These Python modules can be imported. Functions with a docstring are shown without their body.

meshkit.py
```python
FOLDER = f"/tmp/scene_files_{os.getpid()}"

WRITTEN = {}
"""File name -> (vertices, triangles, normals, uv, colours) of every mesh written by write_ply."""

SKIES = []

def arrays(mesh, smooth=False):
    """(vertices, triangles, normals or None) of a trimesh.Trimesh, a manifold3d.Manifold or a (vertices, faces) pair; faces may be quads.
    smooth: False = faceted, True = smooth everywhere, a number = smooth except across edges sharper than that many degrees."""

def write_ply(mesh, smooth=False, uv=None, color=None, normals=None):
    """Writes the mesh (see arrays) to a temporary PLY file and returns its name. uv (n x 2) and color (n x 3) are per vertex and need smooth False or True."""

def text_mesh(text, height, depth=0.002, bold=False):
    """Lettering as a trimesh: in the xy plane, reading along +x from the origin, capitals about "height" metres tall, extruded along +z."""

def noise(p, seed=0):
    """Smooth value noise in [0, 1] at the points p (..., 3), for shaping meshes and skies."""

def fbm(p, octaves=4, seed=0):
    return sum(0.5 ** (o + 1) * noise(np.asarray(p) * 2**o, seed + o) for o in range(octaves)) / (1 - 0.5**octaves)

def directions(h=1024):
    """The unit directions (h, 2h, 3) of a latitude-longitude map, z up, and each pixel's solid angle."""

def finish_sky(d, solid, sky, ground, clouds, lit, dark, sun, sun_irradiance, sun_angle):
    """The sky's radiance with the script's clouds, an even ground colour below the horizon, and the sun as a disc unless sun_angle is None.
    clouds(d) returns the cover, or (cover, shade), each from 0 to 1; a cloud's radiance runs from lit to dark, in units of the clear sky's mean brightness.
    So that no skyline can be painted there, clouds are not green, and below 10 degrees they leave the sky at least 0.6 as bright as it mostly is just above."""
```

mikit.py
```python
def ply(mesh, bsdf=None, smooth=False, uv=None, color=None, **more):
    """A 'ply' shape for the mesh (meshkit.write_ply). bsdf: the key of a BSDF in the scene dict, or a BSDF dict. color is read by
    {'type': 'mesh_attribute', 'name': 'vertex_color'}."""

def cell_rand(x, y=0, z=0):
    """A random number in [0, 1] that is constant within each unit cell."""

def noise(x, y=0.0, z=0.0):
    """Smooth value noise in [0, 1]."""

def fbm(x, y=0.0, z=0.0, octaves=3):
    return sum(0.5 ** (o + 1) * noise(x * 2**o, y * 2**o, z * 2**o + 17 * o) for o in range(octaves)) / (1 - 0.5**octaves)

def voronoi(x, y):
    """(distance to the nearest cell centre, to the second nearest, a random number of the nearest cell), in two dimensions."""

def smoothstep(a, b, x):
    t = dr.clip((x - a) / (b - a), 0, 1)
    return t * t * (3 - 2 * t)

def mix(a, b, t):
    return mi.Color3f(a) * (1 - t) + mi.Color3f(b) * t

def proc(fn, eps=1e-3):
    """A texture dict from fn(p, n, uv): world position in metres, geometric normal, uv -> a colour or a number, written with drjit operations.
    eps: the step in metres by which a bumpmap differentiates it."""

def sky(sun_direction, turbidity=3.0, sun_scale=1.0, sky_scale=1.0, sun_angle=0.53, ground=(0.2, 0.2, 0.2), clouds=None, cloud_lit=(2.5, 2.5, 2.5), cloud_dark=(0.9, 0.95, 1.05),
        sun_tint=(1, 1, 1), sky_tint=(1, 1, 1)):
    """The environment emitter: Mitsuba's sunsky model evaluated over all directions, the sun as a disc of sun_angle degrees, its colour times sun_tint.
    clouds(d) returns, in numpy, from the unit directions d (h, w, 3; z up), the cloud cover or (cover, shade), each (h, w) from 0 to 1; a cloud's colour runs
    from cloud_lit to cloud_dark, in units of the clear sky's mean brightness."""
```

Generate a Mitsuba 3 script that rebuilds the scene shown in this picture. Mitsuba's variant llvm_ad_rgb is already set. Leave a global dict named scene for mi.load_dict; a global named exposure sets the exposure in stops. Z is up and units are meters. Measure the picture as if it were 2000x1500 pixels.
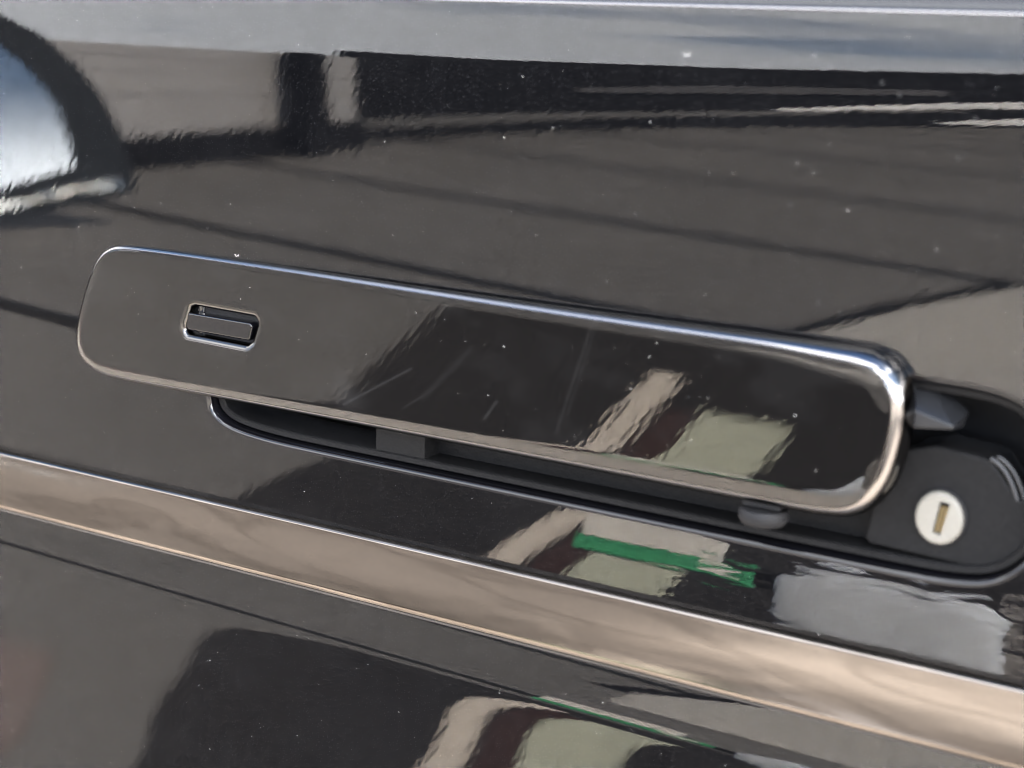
import math, random
import numpy as np, trimesh, mitsuba as mi, drjit as dr
import mikit, meshkit
from shapely.geometry import Polygon, LineString
from scipy.interpolate import CubicSpline
from scipy.spatial import Delaunay

rng = np.random.default_rng(7)
T = mi.ScalarTransform4f
scene, labels = {}, {}

# ------------------------------------------------------------------ camera, sky, exposure
EYE = np.array([0.22765, -0.37672, 1.09356])
FWD = np.array([-0.50590, 0.83716, -0.20791])
DOWN = np.array([0.13991, -0.15820, -0.97744])
scene['camera'] = dict(type='thinlens', fov=34.708, fov_axis='x', aperture_radius=0.0025, focus_distance=0.505,
                       near_clip=0.02, far_clip=400.0,
                       to_world=T().look_at(origin=EYE.tolist(), target=(EYE + FWD).tolist(), up=(-DOWN).tolist()))
exposure = 4.6
SUN = (0.85, 0.22, 1.25)


def clouds(d):
    el = np.degrees(np.arcsin(np.clip(d[..., 2], -1, 1)))
    q = np.stack([d[..., 0] * 2.4, d[..., 1] * 2.4, d[..., 2] * 3.6], -1)
    n = meshkit.fbm(q + 3.1, 5, seed=4)
    m = meshkit.fbm(q * 2.2 + 9.0, 4, seed=11)
    top = 9 + 26 * np.clip((-d[..., 0] - .32) / .38, 0, 1)          # the cloud bank stands higher on one side
    bank = np.clip((top - el) / 14, 0, 1)
    cover = np.clip((n - 0.47) / 0.14 + bank * 1.2, 0, 1) * np.clip((62 - el) / 22, 0, 1)
    cover = cover * (1 - 0.80 * np.clip((m - 0.49) / 0.08, 0, 1) * np.clip(el / 12, 0, 1) * (d[..., 0] > -.2))
    s = np.array(SUN) / np.linalg.norm(SUN)
    near = np.clip((d @ s - 0.20) / 0.5, 0, 1)          # clouds towards the sun are brighter
    shade = np.clip(0.95 - (m - 0.5) * 1.6 * near - 0.95 * near, 0, 1)
    return cover, shade


scene['sky'] = mikit.sky(SUN, turbidity=3, sun_scale=1.0, sky_scale=0.75, sky_tint=(1.0, 0.99, 0.97), sun_tint=(0.98, 1.0, 1.05), clouds=clouds, cloud_lit=(26.0, 26.0, 26.0), cloud_dark=(3.0, 3.07, 3.25))


# ------------------------------------------------------------------ materials
def rgb(*c):
    return {'type': 'rgb', 'value': list(c)}


def orange_peel(p, n, uv):
    a, b = (p.x + 1.3 * p.z) * 0.61, (p.x * 1.3 - p.z) * 0.61
    peel = mikit.noise(a * 330, p.y * 300, b * 900) * 0.75 + mikit.noise(a * 200 + 9, p.y * 200, b * 480 + 4) * 0.6
    dent = mikit.noise(p.x * 110 + 7, p.y * 110, p.z * 110) * 0.35
    # pressed metal ripples below the corner of the recess
    m = mikit.smoothstep(0.030, 0.085, p.x) * mikit.smoothstep(0.930, 0.936, p.z) * (1 - mikit.smoothstep(0.966, 0.971, p.z))
    q = p.z * 620 + mikit.noise(p.x * 90, 0, p.z * 200) * 1.6
    return peel + dent + m * (mikit.noise(p.x * 85 + 2, 3, q) * 6.0 + mikit.noise(p.x * 200, 5, q * 2.1) * 1.8)


PEEL = mikit.proc(orange_peel, eps=1.0e-4)


def flakes(p, n, uv):
    r = mikit.cell_rand(p.x * 4200, p.y * 900, p.z * 4200)
    s = mikit.cell_rand(p.x * 4200 + 31, p.y * 900, p.z * 4200 + 5)
    film = mikit.smoothstep(0.42, 0.75, mikit.fbm(p.x * 38 + 5, 1, p.z * 55 + 2, 4)) * 0.035 + mikit.smoothstep(0.60, 0.78, mikit.fbm(p.x * 160, 3, p.z * 70, 3)) * 0.025
    return mikit.mix((0.0014, 0.0015, 0.0019), (0.022, 0.022, 0.024), dr.select(r > 0.95, s * s, film))


def bump(b, tex, scale):
    return {'type': 'bumpmap', 'arbitrary': tex, 'scale': scale, 'bsdf': b}


def two(b):
    return {'type': 'twosided', 'bsdf': b}


scene['m_paint'] = two(bump({'type': 'plastic', 'int_ior': 1.5, 'diffuse_reflectance': mikit.proc(flakes)}, PEEL, 3.6e-6))

SCRATCH = [((-0.0545, 0.9868), (-0.0300, 1.0010), .00035, .5), ((-0.0330, 0.9890), (-0.0225, 0.9960), .0003, .3), ((-0.0050, 0.9905), (-0.0010, 0.9960), .0004, .5),
           ((0.0180, 0.9900), (0.0290, 1.0230), .0005, .25), ((0.0215, 0.9960), (0.0300, 1.0225), .0004, .2), ((-0.0260, 0.9930), (-0.0100, 1.0090), .0009, .18)]


def handle_tint(p, n, uv):
    v = mi.Float(0.0)
    for (x0, z0), (x1, z1), w, a in SCRATCH:
        dx, dz = x1 - x0, z1 - z0
        t = dr.clip(((p.x - x0) * dx + (p.z - z0) * dz) / (dx * dx + dz * dz), 0, 1)
        d = dr.sqrt(dr.square(p.x - x0 - t * dx) + dr.square(p.z - z0 - t * dz))
        v = dr.maximum(v, a * dr.exp(-dr.square(d / w)) * (0.5 + 0.5 * mikit.noise(p.x * 900, 0, p.z * 900)))
    sm = mikit.smoothstep(0.5, 0.75, mikit.fbm(p.x * 60 + 3, 0, p.z * 90 + 1)) * 0.10
    sm = sm + dr.exp(-dr.square((p.x + 0.0570 + (p.z - 1.0) * .3) / 0.0045)) * dr.exp(-dr.square((p.z - 0.9905) / 0.006)) * 0.28
    return mikit.mix((0.0018, 0.0018, 0.002), (0.021, 0.021, 0.022), dr.clip(v + sm, 0, 1))


scene['m_handle'] = two(bump({'type': 'plastic', 'int_ior': 1.5, 'diffuse_reflectance': mikit.proc(handle_tint)}, PEEL, 7.5e-6))
scene['m_gloss'] = two({'type': 'plastic', 'int_ior': 1.5, 'diffuse_reflectance': rgb(0.002, 0.002, 0.003)})


def wavy(p, n, uv):
    w = mikit.noise(p.x * 30 + 3, 0, p.z * 60) * 1.2
    return mikit.noise(p.x * 26 + w, p.y * 60, p.z * 120 + w * 1.5) + 0.45 * mikit.noise(p.x * 70 + w * 2, 5, p.z * 260 + w * 3) + mikit.noise(p.x * 420, p.y * 420, p.z * 420) * 0.03


def strip_tint(p, n, uv):
    q = p.z + p.x * 0.045
    w = mikit.fbm(p.x * 14, 2, q * 60) * 1.6
    v = dr.abs(mikit.fbm(p.x * 16 + w, 0, q * 130 + w * 1.6, 4) - 0.5)
    u = mikit.fbm(p.x * 22 + w, 7, q * 150, 3)
    return mikit.mix((0.118, 0.104, 0.093), (0.186, 0.166, 0.149), 0.62 * mikit.smoothstep(-0.02, 0.16, v) + 0.38 * u)  # marbled veins imitate wavering reflections, painted into the strip colour


scene['m_bronze'] = two(bump({'type': 'roughconductor', 'material': 'none', 'alpha': 0.03, 'specular_reflectance': mikit.proc(strip_tint)}, mikit.proc(wavy, eps=4e-4), 0.9e-4))
scene['m_rim'] = two({'type': 'roughconductor', 'material': 'none', 'alpha': 0.04, 'specular_reflectance': rgb(0.225, 0.215, 0.21)})
scene['m_recess'] = two({'type': 'roughconductor', 'material': 'none', 'alpha': 0.05, 'specular_reflectance': rgb(0.10, 0.097, 0.094)})
scene['m_satin'] = two({'type': 'principled', 'base_color': rgb(0.03, 0.031, 0.034), 'metallic': 0.3, 'roughness': 0.3})


def grain(p, n, uv):
    return mikit.noise(p.x * 2600, p.y * 2600, p.z * 2600)


def liner_tint(p, n, uv):
    g = mikit.noise(p.x * 2600, p.y * 2600, p.z * 2600)
    return mikit.mix((0.003, 0.003, 0.0033), (0.0095, 0.0095, 0.0102), g)


scene['m_liner'] = two(bump({'type': 'principled', 'base_color': mikit.proc(liner_tint), 'roughness': 0.5, 'specular': 0.12}, mikit.proc(grain, eps=1e-4), 6e-5))
scene['m_lockplate'] = two(bump({'type': 'principled', 'base_color': mikit.proc(liner_tint), 'roughness': 0.6, 'specular': 0.10}, mikit.proc(grain, eps=1e-4), 5e-5))
scene['m_arm'] = two({'type': 'principled', 'base_color': rgb(0.010, 0.0105, 0.012), 'roughness': 0.3, 'specular': 0.3})
scene['m_white'] = two({'type': 'principled', 'base_color': rgb(0.150, 0.143, 0.126), 'roughness': 0.5, 'specular': 0.3})
scene['m_brass'] = two({'type': 'principled', 'base_color': rgb(0.20, 0.15, 0.075), 'metallic': 0.6, 'roughness': 0.4})
scene['m_slot'] = two({'type': 'diffuse', 'reflectance': rgb(0.03, 0.024, 0.014)})
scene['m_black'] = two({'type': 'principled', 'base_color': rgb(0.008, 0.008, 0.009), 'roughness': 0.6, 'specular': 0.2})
scene['m_rubber'] = two({'type': 'principled', 'base_color': rgb(0.012, 0.013, 0.015), 'roughness': 0.4})
scene['m_dust'] = two({'type': 'diffuse', 'reflectance': rgb(0.55, 0.54, 0.52)})
scene['m_spot'] = two({'type': 'diffuse', 'reflectance': rgb(0.10, 0.10, 0.10)})
scene['m_glass'] = two({'type': 'plastic', 'int_ior': 1.5, 'diffuse_reflectance': rgb(0.004, 0.004, 0.005)})


def stone(a, b, f):
    return {'type': 'diffuse', 'reflectance': mikit.proc(lambda p, n, uv: mikit.mix(a, b, mikit.fbm(p.x * f, p.y * f, p.z * f, 4)))}


scene['m_ground'] = two(stone((0.018, 0.018, 0.019), (0.024, 0.024, 0.024), 3.0))
scene['m_slab'] = two(stone((0.114, 0.113, 0.112), (0.142, 0.140, 0.139), 1.3))
scene['m_sunlit_ground'] = two(stone((0.34, 0.335, 0.32), (0.40, 0.39, 0.375), 1.1))
scene['m_dark'] = two(stone((0.010, 0.0105, 0.0125), (0.016, 0.0165, 0.019), 2.0))
scene['m_siding'] = two({'type': 'diffuse', 'reflectance': rgb(0.33, 0.325, 0.33)})
scene['m_shadow_ground'] = two(stone((0.022, 0.0215, 0.0225), (0.030, 0.029, 0.030), 5.0))  # dark tone of the car shadow painted on the ground
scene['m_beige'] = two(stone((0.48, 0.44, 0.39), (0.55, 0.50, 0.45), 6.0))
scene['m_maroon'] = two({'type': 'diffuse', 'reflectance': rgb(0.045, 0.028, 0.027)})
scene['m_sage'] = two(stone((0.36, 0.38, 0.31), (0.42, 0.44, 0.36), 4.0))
scene['m_green'] = two({'type': 'diffuse', 'reflectance': rgb(0.06, 0.36, 0.18)})
scene['m_signwhite'] = two({'type': 'diffuse', 'reflectance': rgb(0.75, 0.75, 0.75)})
scene['m_bag'] = two({'type': 'diffuse', 'reflectance': rgb(0.66, 0.73, 0.84)})
scene['m_reddish'] = two(stone((0.135, 0.114, 0.110), (0.155, 0.130, 0.126), 2.0))
scene['m_added_strip'] = two(stone((0.34, 0.32, 0.30), (0.40, 0.38, 0.355), 3.0))
scene['m_rail'] = two({'type': 'diffuse', 'reflectance': rgb(0.085, 0.085, 0.09)})
scene['m_mirror'] = two({'type': 'roughconductor', 'material': 'none', 'alpha': 0.01, 'specular_reflectance': rgb(0.85, 0.87, 0.88)})
scene['m_navy'] = two({'type': 'principled', 'base_color': rgb(0.008, 0.011, 0.015), 'roughness': 0.5, 'specular': 0.2})
scene['m_chrome'] = two({'type': 'roughconductor', 'material': 'none', 'alpha': 0.08, 'specular_reflectance': rgb(0.8, 0.78, 0.72)})


# ------------------------------------------------------------------ helpers
def key_of(name):
    if name not in scene:
        return name
    k = 1
    while f'{name}_{k:03d}' in scene:
        k += 1
    return f'{name}_{k:03d}'


def put(name, mesh, m, smooth=False, **lab):
    k = key_of(name)
    scene[k] = mikit.ply(mesh, m, smooth=smooth)
    if lab:
        labels[k] = lab
    return k


def put_n(name, v, f, n, m):
    k = key_of(name)
    scene[k] = {'type': 'ply', 'filename': meshkit.write_ply(trimesh.Trimesh(v, f, process=False), True, normals=n), 'face_normals': False, 'bsdf': {'type': 'ref', 'id': m}}
    return k


def resample(pts, step, closed=True):
    p = np.asarray(pts, float)
    if closed:
        p = np.vstack([p, p[:1]])
    s = np.r_[0, np.cumsum(np.linalg.norm(np.diff(p, axis=0), axis=1))]
    n = max(8, int(s[-1] / step))
    u = np.linspace(0, s[-1], n, endpoint=not closed)
    return np.c_[np.interp(u, s, p[:, 0]), np.interp(u, s, p[:, 1])]


def chaikin(p, it=3):
    p = np.asarray(p, float)
    for _ in range(it):
        q = np.roll(p, -1, 0)
        p = np.stack([.75 * p + .25 * q, .25 * p + .75 * q], 1).reshape(-1, 2)
    return p


def ccw(p):
    a = 0.5 * np.sum(p[:, 0] * np.roll(p[:, 1], -1) - np.roll(p[:, 0], -1) * p[:, 1])
    return p if a > 0 else p[::-1]


def inward(p):
    """unit inward 2-D normals of a counter-clockwise loop"""
    t = np.roll(p, -1, 0) - np.roll(p, 1, 0)
    t = np.array([np.convolve(np.r_[c[-3:], c, c[:3]], np.ones(7) / 7, 'valid') for c in t.T]).T
    t /= np.linalg.norm(t, axis=1)[:, None]
    return np.c_[-t[:, 1], t[:, 0]]


def rounded(p, r, step=.0005):
    """a polygon with its corners rounded to radius r"""
    g = Polygon(p).buffer(-r, quad_segs=16).buffer(r, quad_segs=16)
    return ccw(resample(np.array(g.exterior.coords)[:-1], step))


def sweep(p, prof, base, scale=None):
    """rings along the loop p (x, z); prof = [(inward offset, depth into the car)]; base(x, z) = y of the reference surface"""
    n = inward(p)
    v = []
    k_ = np.ones(len(p)) if scale is None else scale
    for d, h in prof:
        q = p + n * (d * k_)[:, None]
        v.append(np.c_[q[:, 0], base(q[:, 0], q[:, 1]) + h * k_, q[:, 1]])
    m, k = len(p), len(prof)
    v = np.vstack(v)
    i, j = np.meshgrid(np.arange(k - 1), np.arange(m), indexing='ij')
    a, b = i * m + j, i * m + (j + 1) % m
    f = np.stack([a, b, b + m, a + m], -1).reshape(-1, 4)
    f = np.vstack([f[:, [0, 1, 2]], f[:, [0, 2, 3]]])
    return trimesh.Trimesh(v, f, process=False)


def inside(poly, xz):
    from shapely import contains_xy
    return contains_xy(poly, xz[:, 0], xz[:, 1])


def cap(outer, base, h=0.0, hole=None, step=.003):
    """flat or curved sheet over the loop outer with an optional hole"""
    P = Polygon(outer, [hole] if hole is not None else [])
    x0, z0, x1, z1 = P.bounds
    gx, gz = np.meshgrid(np.arange(x0, x1, step), np.arange(z0, z1, step))
    g = np.c_[gx.ravel(), gz.ravel()]
    g = g[inside(P.buffer(-step * .5), g)]
    pts = np.vstack([outer] + ([hole] if hole is not None else []) + [g])
    tri = Delaunay(pts).simplices
    tri = tri[inside(P, pts[tri].mean(1))]
    return trimesh.Trimesh(np.c_[pts[:, 0], base(pts[:, 0], pts[:, 1]) + h, pts[:, 1]], tri, process=False)


def fix(mesh, toward=(0, -1, 0)):
    """winding so that the normals face the viewer's side on average"""
    n = np.cross(mesh.vertices[mesh.faces[:, 1]] - mesh.vertices[mesh.faces[:, 0]], mesh.vertices[mesh.faces[:, 2]] - mesh.vertices[mesh.faces[:, 0]])
    return trimesh.Trimesh(mesh.vertices, mesh.faces[:, ::-1] if (n @ np.array(toward)).sum() < 0 else mesh.faces, process=False)


def orient_each(mesh, toward=(0, -1, 0)):
    n = np.cross(mesh.vertices[mesh.faces[:, 1]] - mesh.vertices[mesh.faces[:, 0]], mesh.vertices[mesh.faces[:, 2]] - mesh.vertices[mesh.faces[:, 0]])
    f = mesh.faces.copy()
    bad = n @ np.array(toward) < 0
    f[bad] = f[bad][:, ::-1]
    return trimesh.Trimesh(mesh.vertices, f, process=False)


def tube(path, r, seg=12):
    path = np.asarray(path, float)
    t = np.gradient(path, axis=0)
    t /= np.linalg.norm(t, axis=1)[:, None]
    up = np.array([0, 1.0, 0])
    a = np.cross(t, up)
    bad = np.linalg.norm(a, axis=1) < 1e-3
    a[bad] = np.cross(t[bad], [1, 0, 0])
    a /= np.linalg.norm(a, axis=1)[:, None]
    b = np.cross(t, a)
    r = np.broadcast_to(np.asarray(r, float), (len(path),))
    ang = np.arange(seg) * 2 * np.pi / seg
    v = (path[:, None] + r[:, None, None] * (np.cos(ang)[None, :, None] * a[:, None] + np.sin(ang)[None, :, None] * b[:, None])).reshape(-1, 3)
    i, j = np.meshgrid(np.arange(len(path) - 1), np.arange(seg), indexing='ij')
    q = np.stack([i * seg + j, i * seg + (j + 1) % seg, (i + 1) * seg + (j + 1) % seg, (i + 1) * seg + j], -1).reshape(-1, 4)
    f = np.vstack([q[:, [0, 1, 2]], q[:, [0, 2, 3]]])
    ends = [[0, k + 1, k] for k in range(1, seg - 1)] + [[(len(path) - 1) * seg, (len(path) - 1) * seg + k, (len(path) - 1) * seg + k + 1] for k in range(1, seg - 1)]
    return trimesh.Trimesh(v, np.vstack([f, ends]), process=False)


def box(x0, x1, y0, y1, z0, z1):
    return trimesh.creation.box(bounds=[[x0, y0, z0], [x1, y1, z1]])


def prism_xz(p, y0, y1, bevel=0.0):
    """solid with the outline p in x and z between the depths y0 (front) and y1, its front edge bevelled"""
    p = ccw(np.asarray(p, float))
    prof = [(0, y1), (0, y0 + bevel)] + ([(bevel * (1 - math.cos(a)), y0 + bevel * (1 - math.sin(a))) for a in np.radians([30, 60, 90])] if bevel else [])
    z = lambda x, zz: 0 * x
    s = sweep(p, prof, z)
    last = p + inward(p) * prof[-1][0]
    return trimesh.util.concatenate([s, orient_each(cap(last, z, y0))])


# ------------------------------------------------------------------ the car's side
# tilt of the panel above the bright strip (degrees the normal points up, by height)
KZ = np.array([.93, .97, 1.0, 1.03, 1.06, 1.08, 1.10, 1.12])
KN = np.array([-9.89, -8.17, -3.87, -1.71, -1.08, -.02, 10.40, 40.64])
NU_UP = CubicSpline(KZ, KN, bc_type='natural')
KL = np.array([.30, .60, .80, .83, .845, .865, .888, .900, .905, .909, .914, .924])
LN = np.array([-1., -1., -1.2, -1.8, -2.5, -4.0, -5.0, -5.4, -3.6, 1.0, 3.6, 6.5])
NU_LO = CubicSpline(KL, LN, bc_type='natural')


class Profile:
    def __init__(self, nu, z0, z1, zref, yref):
        self.z = np.linspace(z0, z1, 4001)
        y = np.r_[0, np.cumsum(np.tan(np.radians(nu((self.z[1:] + self.z[:-1]) / 2))) * np.diff(self.z))]
        self.y, self.nu = y - np.interp(zref, self.z, y) + yref, nu

    def __call__(self, x, z):
        return np.interp(z, self.z, self.y) + 0 * x

    def normal(self, z):
        v = np.radians(self.nu(z))
        return np.c_[0 * v, -np.cos(v), np.sin(v)]


UP = Profile(NU_UP, .93, 1.104, 1.0, 0.0)
LO = Profile(NU_LO, .30, .924, .924, float(UP(0, .945)) + .0015)

POCKET = ccw(resample(chaikin([(-0.1137, 1.0100), (-0.1140, 0.9790), (-0.1120, 0.9730), (-0.1053, 0.9693), (-0.0909, 0.9677), (-0.0709, 0.9673), (-0.0334, 0.9672), (0.0340, 0.9669), (0.0709, 0.9668),
                                (0.1051, 0.9667), (0.1235, 0.9668), (0.1350, 0.9690), (0.1432, 0.9765), (0.1455, 0.9850), (0.1455, 1.0023), (0.1428, 1.0130), (0.1345, 1.0178), (0.1195, 1.0187),
                                (0.0500, 1.0187), (-0.0500, 1.0187), (-0.1050, 1.0187), (-0.1120, 1.0160)], 3), .0008))


def panel(name, prof, x0, x1, zs, hole, m):
    outer = np.vstack([np.c_[np.linspace(x0, x1, 60), np.full(60, zs[0])], np.c_[np.full(len(zs) - 2, x1), zs[1:-1]], np.c_[np.linspace(x1, x0, 60), np.full(60, zs[-1])], np.c_[np.full(len(zs) - 2, x0), zs[1:-1][::-1]]])
    xs = np.linspace(x0, x1, 121)
    gx, gz = np.meshgrid(xs, zs[1:-1])
    g = np.c_[gx.ravel(), gz.ravel()]
    pts = [outer]
    P = Polygon(outer)
    if hole is not None:
        H = Polygon(hole)
        g = g[~inside(H.buffer(.0012), g)]
        P = Polygon(outer, [hole])
        ring = np.vstack([np.array(H.buffer(r).exterior.coords)[:-1:2] for r in (.0025, .006)])
        pts += [hole, ring]
    pts.append(g[(g[:, 0] > x0 + 1e-6) & (g[:, 0] < x1 - 1e-6)])
    pts = np.vstack(pts)
    tri = Delaunay(pts).simplices
    tri = tri[inside(P, pts[tri].mean(1))]
    v = np.c_[pts[:, 0], prof(pts[:, 0], pts[:, 1]), pts[:, 1]]
    mesh = orient_each(trimesh.Trimesh(v, tri, process=False))
    return put_n(name, mesh.vertices, mesh.faces, prof.normal(pts[:, 1]), m)


panel('car__door_panel', UP, -1.2, .9, np.r_[np.linspace(.935, 1.06, 64), np.linspace(1.062, 1.1020, 40)], POCKET, 'm_paint')
panel('car__lower_door_panel', LO, -1.2, .9, np.r_[np.linspace(.32, .88, 60), np.linspace(.881, .9235, 90)], None, 'm_paint')
labels['car'] = dict(label='glossy black car door side with popped-out flush handle and bronze trim strip', category='car')
labels['car__door_panel'] = dict(label='black painted door skin above the bronze strip, mirroring sky and paving')
labels['car__lower_door_panel'] = dict(label='black painted lower panel under the bronze strip')

# window ledge above the panel: rolled edge, seal and dark glass
yt = float(UP(0, 1.1020))


def extrude_x(prof, x0=-1.2, x1=.9):
    """sheet along x through the (y, z) points"""
    p = np.asarray(prof, float)
    xs = np.linspace(x0, x1, 12)
    v = np.vstack([np.c_[np.full(len(p), x), p] for x in xs])
    n = len(p)
    i, j = np.meshgrid(np.arange(len(xs) - 1), np.arange(n - 1), indexing='ij')
    q = np.stack([i * n + j, i * n + j + 1, (i + 1) * n + j + 1, (i + 1) * n + j], -1).reshape(-1, 4)
    return trimesh.Trimesh(v, np.vstack([q[:, [0, 1, 2]], q[:, [0, 2, 3]]]), process=False)


def arc(cy, cz, r, a0, a1, n=10):
    a = np.radians(np.linspace(a0, a1, n))
    return np.c_[cy - r * np.cos(a), cz + r * np.sin(a)]


put('car__window_ledge', extrude_x(np.vstack([[(yt, 1.10205)], arc(yt + .0012, 1.1022, .0008, -10, 100), [(yt + .006, 1.1028), (yt + .0065, 1.0990)]])), 'm_rim', 30)
put('car__window_seal', extrude_x(np.vstack([arc(yt + .0105, 1.1027, .004, -20, 120, 12), [(yt + .03, 1.1100)]])), 'm_rubber', 30, label='dark rubber seal along the window ledge')
put('car__window', extrude_x([(yt + .018, 1.1), (yt + .06, 1.25), (yt + .16, 1.45), (yt + .27, 1.6)]), 'm_glass', True)
put('car__body_shell', trimesh.util.concatenate([box(-1.2, .9, .10, 1.75, .25, 1.08), box(-1.1, .8, .36, 1.45, 1.08, 1.66)]), 'm_black')

# bright bronze strip
ys = float(UP(0, .945)) - .0030
zt, zb = .9448, .9243
prof = [(ys + .006, zb - .0002), (ys + .0022, zb - .0003)]
prof += [(ys + .0010 - .0010 * math.sin(a), zb + .0008 - .0010 * math.cos(a)) for a in np.radians(np.linspace(0, 80, 8))]
zz = np.linspace(zb + .0013, zt - .0016, 24)
prof += [(ys + .00035 * ((z - (zb + zt) / 2) / ((zt - zb) / 2)) ** 2 - (z - zt) * math.tan(math.radians(-2.0)), z) for z in zz]
prof += [(ys + .0012 - .0012 * math.cos(a) + .0002, zt - .0012 + .0012 * math.sin(a)) for a in np.radians(np.linspace(10, 95, 9))]
prof += [(ys + .006, zt + .0001)]
put('car__trim_strip', fix(extrude_x(prof)), 'm_bronze', 35, label='wide bronze-tinted metal trim strip running along the door')
yl = float(LO(0, .9235))
put('car__strip_gasket', extrude_x([(ys + .007, zb + .0005), (ys + .0015, zb - .0006), (ys + .0018, zb - .0014), (yl + .002, .9232)]), 'm_rubber', 30, label='thin black gasket under the bronze strip')

# pocket behind the handle
lip = [(0, 0)] + [(.0018 * math.sin(a), .0018 * (1 - math.cos(a))) for a in np.radians(np.linspace(12, 90, 8))] + [(.0019, .0050)]
put('car__handle_pocket', fix(sweep(POCKET, lip, UP)), 'm_gloss', 40, label='rounded recess in the door behind the handle')
rim = [(.0019, .0050), (.0022, .0040), (.0026, .0036), (.0040, .0038), (.0044, .0044), (.0047, .0220)]
put('car__handle_pocket__liner_rim', fix(sweep(POCKET, rim, UP)), 'm_liner', 30)
inner = POCKET + inward(POCKET) * .0047
flat = lambda x, z: 0 * x
clip = lambda a, b: (lambda q: ccw(resample(np.array(Polygon(inner).intersection(Polygon([(a, .9), (b, .9), (b, 1.1), (a, 1.1)])).exterior.coords)[:-1], .001)))(0)
put('car__handle_pocket__liner_floor', orient_each(cap(clip(-.036, .1000), flat, .0150)), 'm_liner')
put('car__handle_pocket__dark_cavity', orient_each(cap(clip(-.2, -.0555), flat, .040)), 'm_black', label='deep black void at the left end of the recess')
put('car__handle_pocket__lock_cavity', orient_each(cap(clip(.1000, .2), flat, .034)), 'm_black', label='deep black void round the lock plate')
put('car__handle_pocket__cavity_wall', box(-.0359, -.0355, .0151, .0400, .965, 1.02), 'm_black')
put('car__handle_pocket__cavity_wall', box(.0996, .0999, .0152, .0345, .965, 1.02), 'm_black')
put('car__handle_pocket__rib_block', box(-.0510, -.0335, .0075, .0300, .9716, 1.0150), 'm_liner', label='grey plastic block inside the recess')

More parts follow.
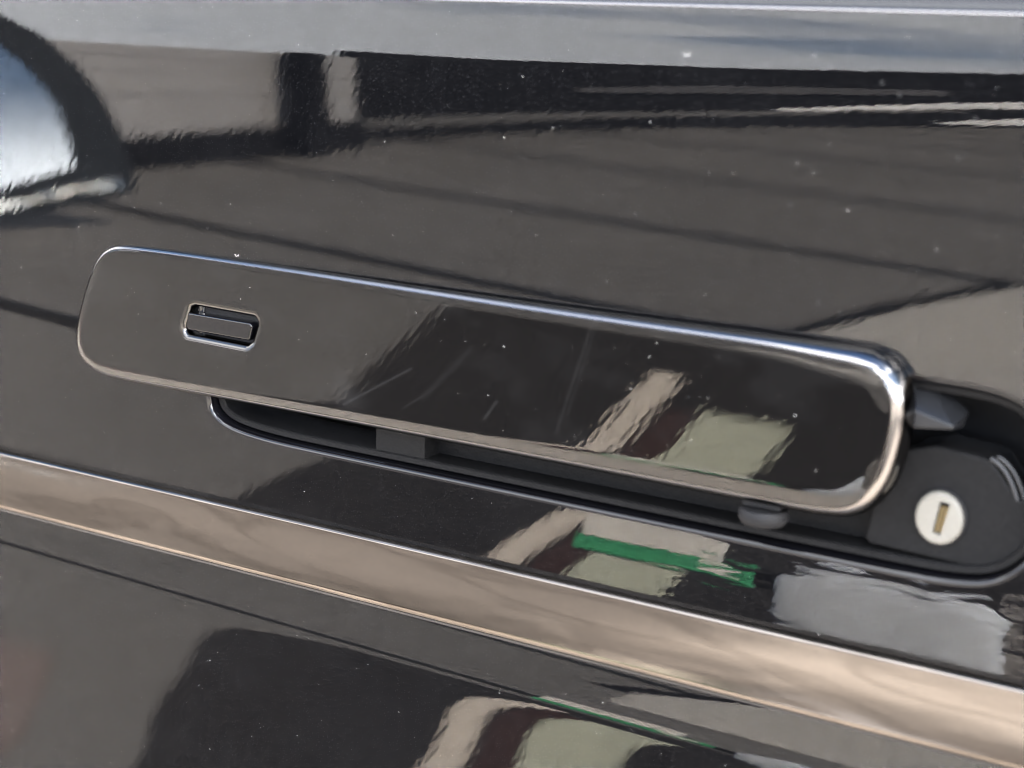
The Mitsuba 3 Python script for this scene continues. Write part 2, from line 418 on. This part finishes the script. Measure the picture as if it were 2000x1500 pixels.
# lock plate with a white lock cylinder
PLATE = rounded([(0.1000, 0.9722), (0.1022, 0.9880), (0.1090, 0.9980), (0.1160, 1.0000), (0.1258, 0.9992), (0.1300, 0.9985), (0.1345, 0.9930), (0.1368, 0.9905), (0.1408, 0.9900), (0.1405, 0.9800), (0.1365, 0.9742), (0.1290, 0.9711)], .0022, .0004)
put('car__lock_plate', fix(prism_xz(PLATE, .0080, .024, .0008)), 'm_lockplate', 40, label='black plastic plate around the white lock cylinder')
a = np.linspace(0, 1, 16)
for k, off in enumerate((0.0, .0016)):
    xx = .1296 + off + .0072 * a + .0006 * np.sin(a * 3.1)
    z_ = .9990 + off * .5 - .0090 * a ** 1.5
    put('car__lock_plate__step_edge', tube(np.c_[xx, np.full(16, .0078 - .0002 * k), z_], .00055 - .0001 * k, 10), 'm_satin', 40)
ang = np.linspace(0, 2 * np.pi, 64, endpoint=False)
cx, cz = .1189, .9826
CYL = np.c_[cx + .0060 * np.cos(ang), cz + .0067 * np.sin(ang)]
put('car__lock_plate__cylinder_collar', fix(sweep(ccw(np.c_[cx + .0067 * np.cos(ang), cz + .0074 * np.sin(ang)]), [(0, .0081), (0.0001, .0071), (.0004, .0068), (.0007, .0069), (.0008, .009)], flat)), 'm_black', 30)
th = math.radians(9)
slot = np.array([(-.0011, -.0041), (.0012, -.0043), (.0013, .0040), (-.0012, .0042)]) @ np.array([[math.cos(th), math.sin(th)], [math.sin(th) * -1, math.cos(th)]]) * [1, 1]
slot = slot @ np.array([[1, 0], [0, 1]])
slot = np.array([(x + z * .16, z) for x, z in [(-.0012, -.0041), (.0011, -.0043), (.0014, .0040), (-.0013, .0042)]])
SLOT = rounded(slot + [cx + .0006, cz + .0002], .0003, .0003)
cf = [(0, .010), (0, .0066), (.0003, .0060), (.0008, .0057)]
cc = ccw(CYL)
put('car__lock_plate__lock_cylinder', trimesh.util.concatenate([fix(sweep(cc, cf, flat)), orient_each(cap(cc + inward(cc) * .0008, flat, .0057, SLOT, .0006)), fix(sweep(SLOT, [(0, .0057), (.00008, .0085)], flat))]), 'm_white', 30, label='round white key lock cylinder')
sl = [trimesh.util.concatenate([orient_each(cap(SLOT, flat, .0084, None, .0006))])]
put('car__lock_plate__keyhole', sl[0], 'm_slot', label='narrow brass keyway of the white lock')
for dx in (-.0006, .0001, .0008):
    w = box(cx + .0006 + dx - .00015, cx + .0006 + dx + .00017, .0066, .0083, cz - .0036, cz + .0030)
    w.vertices[:, 0] += (w.vertices[:, 2] - cz) * .16
    put('car__lock_plate__keyway_ward', w, 'm_brass')

# the handle
HO = ccw(resample(chaikin([(-0.1676, 0.9932), (-0.1659, 1.0002), (-0.1611, 1.0112), (-0.1560, 1.0190), (-0.1506, 1.0232), (-0.1428, 1.0250), (-0.0885, 1.0249), (0.0022, 1.0239), (0.0629, 1.0240), (0.0950, 1.0243),
                            (0.1035, 1.0240), (0.1092, 1.0211), (0.1125, 1.0154), (0.1133, 1.0075), (0.1118, 0.9972), (0.1094, 0.9900), (0.1045, 0.9834), (0.0975, 0.9806), (0.0792, 0.9804), (0.0029, 0.9806),
                            (-0.1109, 0.9802), (-0.1420, 0.9799), (-0.1565, 0.9801), (-0.1642, 0.9828), (-0.1675, 0.9874)], 3), .0007))
RS = .72 + .75 * np.clip((HO[:, 0] + .165) / .28, 0, 1) ** 1.5
RS = RS * (1 - .40 * np.clip((HO[:, 1] - 1.017) / .006, 0, 1) * np.clip((.098 - HO[:, 0]) / .02, 0, 1))
for _ in range(3):
    RS = np.convolve(np.r_[RS[-8:], RS, RS[:8]], np.ones(17) / 17, 'valid')
HNU, HAZ = math.radians(-2.5), math.radians(-1.6)
face = lambda x, z: -.0060 + np.tan(HNU) * (z - 1.0055) + np.tan(HAZ) * (x + .016)
put('car__door_handle__back_shell', fix(sweep(HO, [(.0060, .0112), (.0022, .0108), (.0012, .0100), (.0009, .0090), (.0009, .0072), (.0020, .0070), (.0020, .0064)], face, RS)), 'm_satin', 30, label='grey rear shell of the handle')
rimp = [(.0022, .0066), (.0004, .0066), (.0001, .0064), (0, .0060), (0, .0050)] + [(.0030 * (1 - math.cos(t)), .0050 - .0046 * math.sin(t)) for t in np.radians(np.linspace(8, 74, 14))]
put('car__door_handle__rim', fix(sweep(HO, rimp, face, RS)), 'm_rim', 40, label='bronze-tinted metal edge around the black handle face')
d0, h0 = rimp[-1]
IN = HO + inward(HO) * (.0060 * RS)[:, None]
HOLE = rounded([(-0.1195, 0.9986), (-0.1185, 1.0030), (-0.1157, 1.0094), (-0.1130, 1.0103), (-0.0868, 1.0099), (-0.0852, 1.0080), (-0.0884, 1.0000), (-0.0915, 0.9977), (-0.1175, 0.9981)], .0032, .0003)
facep = [(d0, h0 + .0003), (d0 + .0001, h0 - .0001)] + [(d0 + (.0060 - d0) * u, h0 * (1 - u) ** 2) for u in (.12, .25, .4, .55, .7, .85, 1.0)]
fm = trimesh.util.concatenate([fix(sweep(HO, facep, face, RS)), orient_each(cap(IN, face, 0, HOLE))])
fm = trimesh.Trimesh(fm.vertices, fm.faces, process=False)
fm.merge_vertices(digits_vertex=6)
fv, ff, fn = meshkit.arrays(fm, True)
tilt = np.array([math.sin(math.radians(.5)), 0, -math.sin(math.radians(9.0))])
fn = fn + tilt
fn /= np.linalg.norm(fn, axis=1)[:, None]
put_n('car__door_handle__face', fv, ff, fn, 'm_handle')
labels['car__door_handle__face'] = dict(label='flat piano-black front face of the handle, lightly scratched')
hp = [(-.0003, -.00005), (0, .00003)] + [(.0015 * math.sin(t), .0017 * (1 - math.cos(t))) for t in np.radians([15, 30, 45, 58, 70, 82, 90])] + [(.0016, .0044)]
put('car__door_handle__button_recess', fix(sweep(HOLE, hp, face)), 'm_recess', 40, label='chamfered rim of the small button opening')
put('car__door_handle__button_well', orient_each(cap(HOLE, face, .0040, None, .001)), 'm_black')
BT = rounded([(-0.1180, 1.0007), (-0.1160, 1.0064), (-0.0892, 1.0063), (-0.0915, 1.0006)], .0013, .0002)
bp = [(0, .0034), (0, .0012)] + [(.0006 * (1 - math.cos(t)), .0012 - .0007 * math.sin(t)) for t in np.radians([20, 45, 70, 90])]
bi = BT + inward(BT) * .0006
bface = lambda x, z: face(x, z) + .0002 - math.tan(math.radians(8.0)) * (z - 1.0036)
put('car__door_handle__button', trimesh.util.concatenate([fix(sweep(BT, bp, bface)), orient_each(cap(bi, bface, .0005, None, .001))]).process(), 'm_gloss', 40, label='small rectangular black push button set in the handle')

pts = np.array([(.104, -.001, 1.0105), (.1110, -.001, 1.0100), (.1215, -.0005, 1.0072), (.1120, -.001, 1.0062), (.104, -.001, 1.0060), (.104, .009, 1.0200), (.1100, .009, 1.0185), (.1222, .0075, 1.0092), (.1215, .0075, 1.0062), (.108, .009, 1.0050)])
import manifold3d as m3
ball = m3.Manifold.sphere(.0009, 16)
arm = m3.Manifold.batch_hull([ball.translate((np.asarray(q) + (0, .0005, 0)).tolist()) for q in pts])
put('car__door_handle__hinge_arm', arm, 'm_arm', 30, label='pointed grey arm joining the handle end to the recess')
kp = [(0, .9790), (.0060, .9790), (.0064, .9780), (.0064, .9765), (.0056, .9752), (.0036, .9745), (0, .9744)]
kn = trimesh.creation.revolve(np.array(kp)[::-1] - [0, .9767], sections=36)
kn.apply_translation([.0765, -.0010, .9767])
put('car__door_handle__buffer', trimesh.util.concatenate([kn, box(.0715, .0815, -.003, .012, .9795, .986)]), 'm_black', 40, label='round black buffer under the handle')

# ------------------------------------------------------------------ dust and water marks on the paint
sp, rings = [], []


def place(x, z):
    """position and frame on the front-most painted surface at (x, z)"""
    if Polygon(IN).contains_properly(__import__('shapely').Point(x, z)) and not Polygon(HOLE).buffer(.001).contains(__import__('shapely').Point(x, z)):
        return np.array([x, face(x, z) - .00002, z]), np.array([math.sin(HAZ), -1, math.sin(HNU)])
    if Polygon(HO).buffer(.006).contains(__import__('shapely').Point(x, z)) or Polygon(POCKET).buffer(.003).contains(__import__('shapely').Point(x, z)):
        return None
    if z > .9455:
        return np.array([x, float(UP(x, z)) - .00002, z]), UP.normal(np.array([z]))[0]
    if z < .912:
        return np.array([x, float(LO(x, z)) - .00002, z]), LO.normal(np.array([z]))[0]
    return None


def speck(c, n, r):
    n = n / np.linalg.norm(n)
    a = np.cross(n, [0, 0, 1.0]); a /= np.linalg.norm(a); b = np.cross(n, a)
    k = 7
    t = np.arange(k) * 2 * np.pi / k
    rr = r * rng.uniform(.6, 1.25, k)
    v = c + np.cos(t)[:, None] * rr[:, None] * a + np.sin(t)[:, None] * rr[:, None] * b
    v = np.vstack([v, c + n * r * .35])
    return trimesh.Trimesh(v, [[i, (i + 1) % k, k] for i in range(k)], process=False)


for _ in range(1000):
    x, z = rng.uniform(-.22, .16), rng.uniform(.82, 1.103)
    if rng.random() < .02:
        x, z = rng.uniform(-.15, .11), rng.uniform(.985, 1.027)
    q = place(x, z)
    if q is None:
        continue
    r = min(.000035 * math.exp(rng.exponential(.5)), .00016)
    sp.append(speck(q[0], q[1], r))
dust = trimesh.util.concatenate(sp)
put('dust', dust, 'm_dust', label='fine pale dust specks scattered over the black paint', category='dust', kind='stuff')
for x, z in [(.0985, 1.0860), (.1030, 1.0835), (.0780, 1.0560), (.0870, 1.0330), (.0560, 1.0620), (-.1090, 1.0330), (-.1280, 1.0390), (.0760, 1.0280), (.1180, 1.0700), (.0360, 1.0500), (.1010, 1.0300), (-.160, .9600), (.0900, 1.0930), (.1210, 1.0790), (-.16, 1.02)]:
    q = place(x, z)
    if q is None:
        continue
    t = np.linspace(0, 2 * np.pi, 18)
    n = q[1]; a = np.cross(n, [0, 0, 1.0]); a /= np.linalg.norm(a); b = np.cross(n, a)
    r = rng.uniform(.00022, .0004)
    rings.append(tube(q[0] + np.cos(t)[:, None] * r * a + np.sin(t)[:, None] * r * 1.15 * b, .00004, 5))
put('water_marks', trimesh.util.concatenate(rings), 'm_spot', label='small dried water rings spotting the black paint', category='water marks', kind='stuff')
for (x, z, s, nm) in [(.0480, 1.0905, .0011, 'v-shaped pale lint fibre near the upper edge of the door'), (-.0955, 1.0262, .0008, 'tiny lint fibre on the top edge of the handle near its left end')]:
    q = place(x, z)
    c = q[0] if q is not None else np.array([x, face(x, z) + .001, z])
    u = np.linspace(-1, 1, 12)
    put('lint_fibre', tube(np.c_[c[0] + u * s, np.full(12, c[1] - .0001), c[2] + s * .7 * (np.abs(u) ** 1.3 - .4 + .3 * np.sin(u * 7))], .00007, 6), 'm_dust', label=nm, category='lint')

# ------------------------------------------------------------------ what stands opposite the car and shows in the paint
put('ground', trimesh.Trimesh([(-300, -300, -.03), (300, -300, -.03), (300, 300, -.03), (-300, 300, -.03)], [[0, 1, 2], [0, 2, 3]], process=False), 'm_ground', kind='structure', label='grey paved ground beside the car')
PHI, OFF, STEP = 0.300, -10.505, 1.817
slab_mesh = {}
for L in (7.96,):
    b = trimesh.creation.box(extents=[L, STEP - .15, .03])
    slab_mesh[L] = mikit.ply(b, 'm_slab')
e1, e2 = np.array([math.cos(PHI), math.sin(PHI)]), np.array([-math.sin(PHI), math.cos(PHI)])
k = 0
for row in range(-12, 6):
    for col in range(-5, 3):
        c = e1 * (col * 8 + 2.0 + 1.3 * (row % 3)) + e2 * (OFF + STEP * (row + .5))
        if c[1] > .5 or np.linalg.norm(c) > 36:
            continue
        d = dict(slab_mesh[7.96])
        d['to_world'] = T().translate([float(c[0]), float(c[1]), -.015]).rotate([0, 0, 1], math.degrees(PHI))
        scene['ground__slab' + (f'_{k:03d}' if k else '')] = d
        k += 1


def slab_poly(p, z0, z1):
    m = trimesh.creation.extrude_polygon(Polygon(p), z1 - z0, engine='earcut')
    m.apply_translation([0, 0, z0])
    return m


put('painted_sunlit_ground', slab_poly([(-1.44, -3.2), (-1.47, -3.94), (-1.42, -4.84), (-1.26, -5.65), (3.0, -7.4), (14, -9), (14, 4), (4.5, 4), (4.0, -2.6), (-1.25, -2.6)], -.001, .006), 'm_sunlit_ground', kind='structure', label='sunlit ground painted as a paler patch, widened to brighten the handle end')  # sunlit ground given as paler colour; right part added to brighten the handle end
put('asphalt_border', slab_poly([(-1.54, -3.1), (-1.57, -3.95), (-1.52, -4.86), (-1.36, -5.74), (3.0, -7.55), (3.0, -7.3), (-1.20, -5.60), (-1.36, -4.83), (-1.41, -3.93), (-1.40, -3.1)], -.001, .004), 'm_dark', kind='structure', label='dark joint round the painted sunlit ground')


def wallbox(A, e, s0, s1, z0, z1, th, off=0.0):
    """box along the ground direction e from A, thickness th away from the car"""
    e = np.array(e) / np.linalg.norm(e)
    n = np.array([-e[1], e[0]])
    if n @ (np.array(A)) < 0:
        n = -n
    n = -n
    # n points back at the car; the box extends away from it
    p = [np.array(A) + e * s + n * (off - t) for s, t in ((s0, 0), (s1, 0), (s1, th), (s0, th))]
    return trimesh.convex.convex_hull([(q[0], q[1], z) for q in p for z in (z0, z1)])


# a low window frame holding a sky-mirroring pane
A, B = np.array([-4.5, -4.72]), np.array([-4.8, -3.766])
e = (B - A) / np.linalg.norm(B - A)
n_ = np.array([e[1], -e[0]])
n_ = n_ if n_ @ (-A) > 0 else -n_
outer = [(2.0, 3.3), (1.10, 3.0), (.83, 2.49), (.62, 1.91), (.45, 1.37), (.38, 1.02), (.32, .79), (.26, .59), (.22, .48), (.195, .28), (.20, .20), (.40, .15), (.80, .06), (2.0, .0)]
innr = [(1.9, 3.0), (1.10, 2.35), (.79, 1.65), (.68, 1.28), (.60, .98), (.54, .78), (.48, .62), (.45, .49), (.44, .40), (.44, .33), (.60, .29), (.82, .22), (1.9, .12)]
fr = trimesh.creation.extrude_polygon(Polygon(outer, [innr]), .03, engine='earcut')


def stand(m):
    v = m.vertices.copy()
    w = A + v[:, :1] * e - n_ * v[:, 2:]
    w = w - n_ * (v[:, 1:2] * math.tan(math.radians(13)))       # the window leans back
    return trimesh.Trimesh(np.c_[w, v[:, 1]], m.faces, process=False)


put('sky_window__frame', stand(fr), 'm_navy')
pane = trimesh.creation.extrude_polygon(Polygon(innr).buffer(.02), .012, engine='earcut')
v = pane.vertices
v[:, 2] += .012
put('sky_window__pane', stand(trimesh.Trimesh(v, pane.faces, process=False)), 'm_mirror')
tr_ = trimesh.creation.extrude_polygon(Polygon([(.27, .225), (.45, .205), (.82, .115), (1.9, .03), (1.9, .07), (.82, .165), (.45, .25), (.28, .27)]), .02, engine='earcut')
tr_.apply_translation([0, 0, -.025])
tr_ = tr_.subdivide_to_size(.04)
tr_.vertices[:, 2] += .03 * (meshkit.noise(tr_.vertices * 18, 5) - .5)
put('sky_window__sill_trim', stand(tr_), 'm_chrome')
labels['sky_window'] = dict(label='curved dark frame round a sky-mirroring window pane, seen reflected at the upper left of the door', category='window')
# pale planked wall
A, eB = np.array([-6.5, -7.2]), np.array([.05, -1.2])
for i in range(4):
    put('pale_wall__plank', wallbox(A, eB, -1.6, 1.30, .20 + i * .285, .20 + i * .285 + .272, .06), 'm_siding')
put('pale_wall__plinth', wallbox(A, eB, -1.6, 1.32, -.02, .19, .12, .08), 'm_dark')
labels['pale_wall'] = dict(label='low pale grey wall of wide horizontal planks reflected above the handle', category='wall')
# dark wall receding
A, eB = np.array([-6.64, -8.6]), np.array([.79, -4.6])


def along(A, e, poly, th, off=0.0):
    """upright plate: outline (s, z) along the ground direction e from A, extending th away from the car"""
    e = np.array(e) / np.linalg.norm(e)
    n = np.array([e[1], -e[0]])
    n = n if n @ (-np.array(A)) > 0 else -n
    m = trimesh.creation.extrude_polygon(Polygon(poly), th, engine='earcut')
    v = m.vertices
    w = np.array(A) + v[:, :1] * e + n * (off - v[:, 2:])
    return trimesh.Trimesh(np.c_[w, v[:, 1]], m.faces, process=False)


put('dark_wall__panel', along(A, eB, [(.15, .17), (1.2, .20), (5.33, .34), (10.7, .70), (16, 1.0), (16, 3.5), (10.68, 2.68), (5.27, 1.88), (1.74, 1.55), (.15, 1.55)], .2), 'm_dark')
put('dark_wall__plinth', along(A, eB, [(-.4, -.05), (16, -.05), (16, .7), (10.7, .50), (5.33, .25), (1.2, .12), (-.4, .13)], .25, .04), 'm_dark')
put('dark_wall__ledge', along(A, eB, [(.12, .11), (1.2, .12), (5.33, .25), (6.2, .30), (6.2, .40), (5.33, .35), (1.2, .205), (.12, .175)], .2, .05), 'm_slab')
put('dark_wall__white_rail', along(A, eB, [(5.4, .345), (10.7, .70), (16, 1.0), (16, 1.45), (10.7, .98), (5.4, .39)], .1, .06), 'm_signwhite')
put('dark_wall__white_kerb', along(A, eB, [(8.6, .10), (16, .0), (16, .45), (10.7, .30), (8.6, .15)], .1, .10), 'm_signwhite')
put('dark_wall__rail', along(A, eB, [(2.5, .66), (4.4, .78), (8.8, 1.10), (8.8, 1.36), (4.4, 1.03), (2.5, .76)], .04, .05), 'm_rail')
labels['dark_wall'] = dict(label='long dark wall with a grey ledge reflected as the dark band', category='wall')
put('dark_post', box(-6.39, -6.20, -7.90, -7.70, 0, 1.37), 'm_dark', label='short dark post reflected left of the dark band', category='post')
put('added_pale_strip', slab_poly([(-3, -.86), (3, -.86), (3, .2), (-3, .2)], -.001, .006), 'm_added_strip', kind='structure', label='pale beige ground strip added along the car to brighten the lower handle rim')  # added pale ground, there to brighten the handle rim from below
# car shadow painted as a dark ground patch, its sunlit slots as stripes
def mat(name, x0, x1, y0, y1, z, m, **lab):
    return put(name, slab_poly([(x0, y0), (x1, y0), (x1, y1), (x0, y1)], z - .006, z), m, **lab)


mat('car_shadow_patch__shadow_field', -1.28, 1.2, -1.56, -.90, .008, 'm_shadow_ground')
mat('car_shadow_patch__sunlit_beige_stripe', -.848, -.80, -1.40, -.90, .012, 'm_beige')
mat('car_shadow_patch__maroon_stripe', -.785, -.735, -1.32, -.90, .012, 'm_maroon')
mat('car_shadow_patch__sunlit_sage_stripe', -.73, -.60, -1.33, -.90, .012, 'm_sage')
labels['car_shadow_patch'] = dict(label='car shadow painted as a dark ground patch, beige and sage stripes for its sunlit slots and one maroon stripe, reflected around the handle', category='mat')
mat('reddish_mat', -3.2, -1.50, -1.08, -.90, .008, 'm_reddish', label='dull reddish mat reflected at the lower left corner', category='mat')
# a small sign, a cloth and slats on a thin pole near the door
put('sign_pole', trimesh.creation.cylinder(radius=.004, height=.86, sections=16, transform=trimesh.transformations.translation_matrix([.165, -.215, .43])), 'm_black', label='thin black pole holding the small green and white sign', category='pole')
def tip(m, deg=-52, at=(-.2, .80)):
    """leans the piece back so that its face looks up and towards the car"""
    R = trimesh.transformations.rotation_matrix(math.radians(-deg), [1, 0, 0], [0, at[0], at[1]])
    return m.apply_transform(R)


put('sign__white_strip', tip(box(-.112, -.045, -.205, -.2, .8035, .820)), 'm_signwhite')
put('sign__green_strip', tip(box(-.114, -.028, -.2045, -.2, .7945, .8030)), 'm_green')
put('sign__white_panel', tip(box(-.052, -.033, -.1999, -.1993, .7972, .8008)), 'm_signwhite')
put('sign__bracket', box(-.030, .165, -.2125, -.2075, .790, .796), 'm_black')
labels['sign'] = dict(label='small green and white sign reflected under the handle', category='sign')
g = trimesh.creation.icosphere(4)
g.vertices = np.sign(g.vertices) * np.abs(g.vertices) ** .7 * [.050, .010, .024]
g.vertices += (meshkit.fbm(g.vertices * 40, 2)[:, None] - .5) * g.vertices * .35
tip(g, -40, (0, 0))
g.apply_translation([.036, -.190, .796])
put('cloth', g, 'm_bag', True, label='pale blue-grey folded cloth reflected under the lock', category='cloth')
for i in range(6):
    put('slat_rack__slat', tip(box(.076, .20, -.205, -.200, .772 + i * .0095, .772 + i * .0095 + .0042)), 'm_siding')
put('slat_rack__upright', box(.196, .200, -.214, -.2085, 0, .83), 'm_black')
labels['slat_rack'] = dict(label='small rack of pale slats reflected at the right under the lock plate', category='rack')
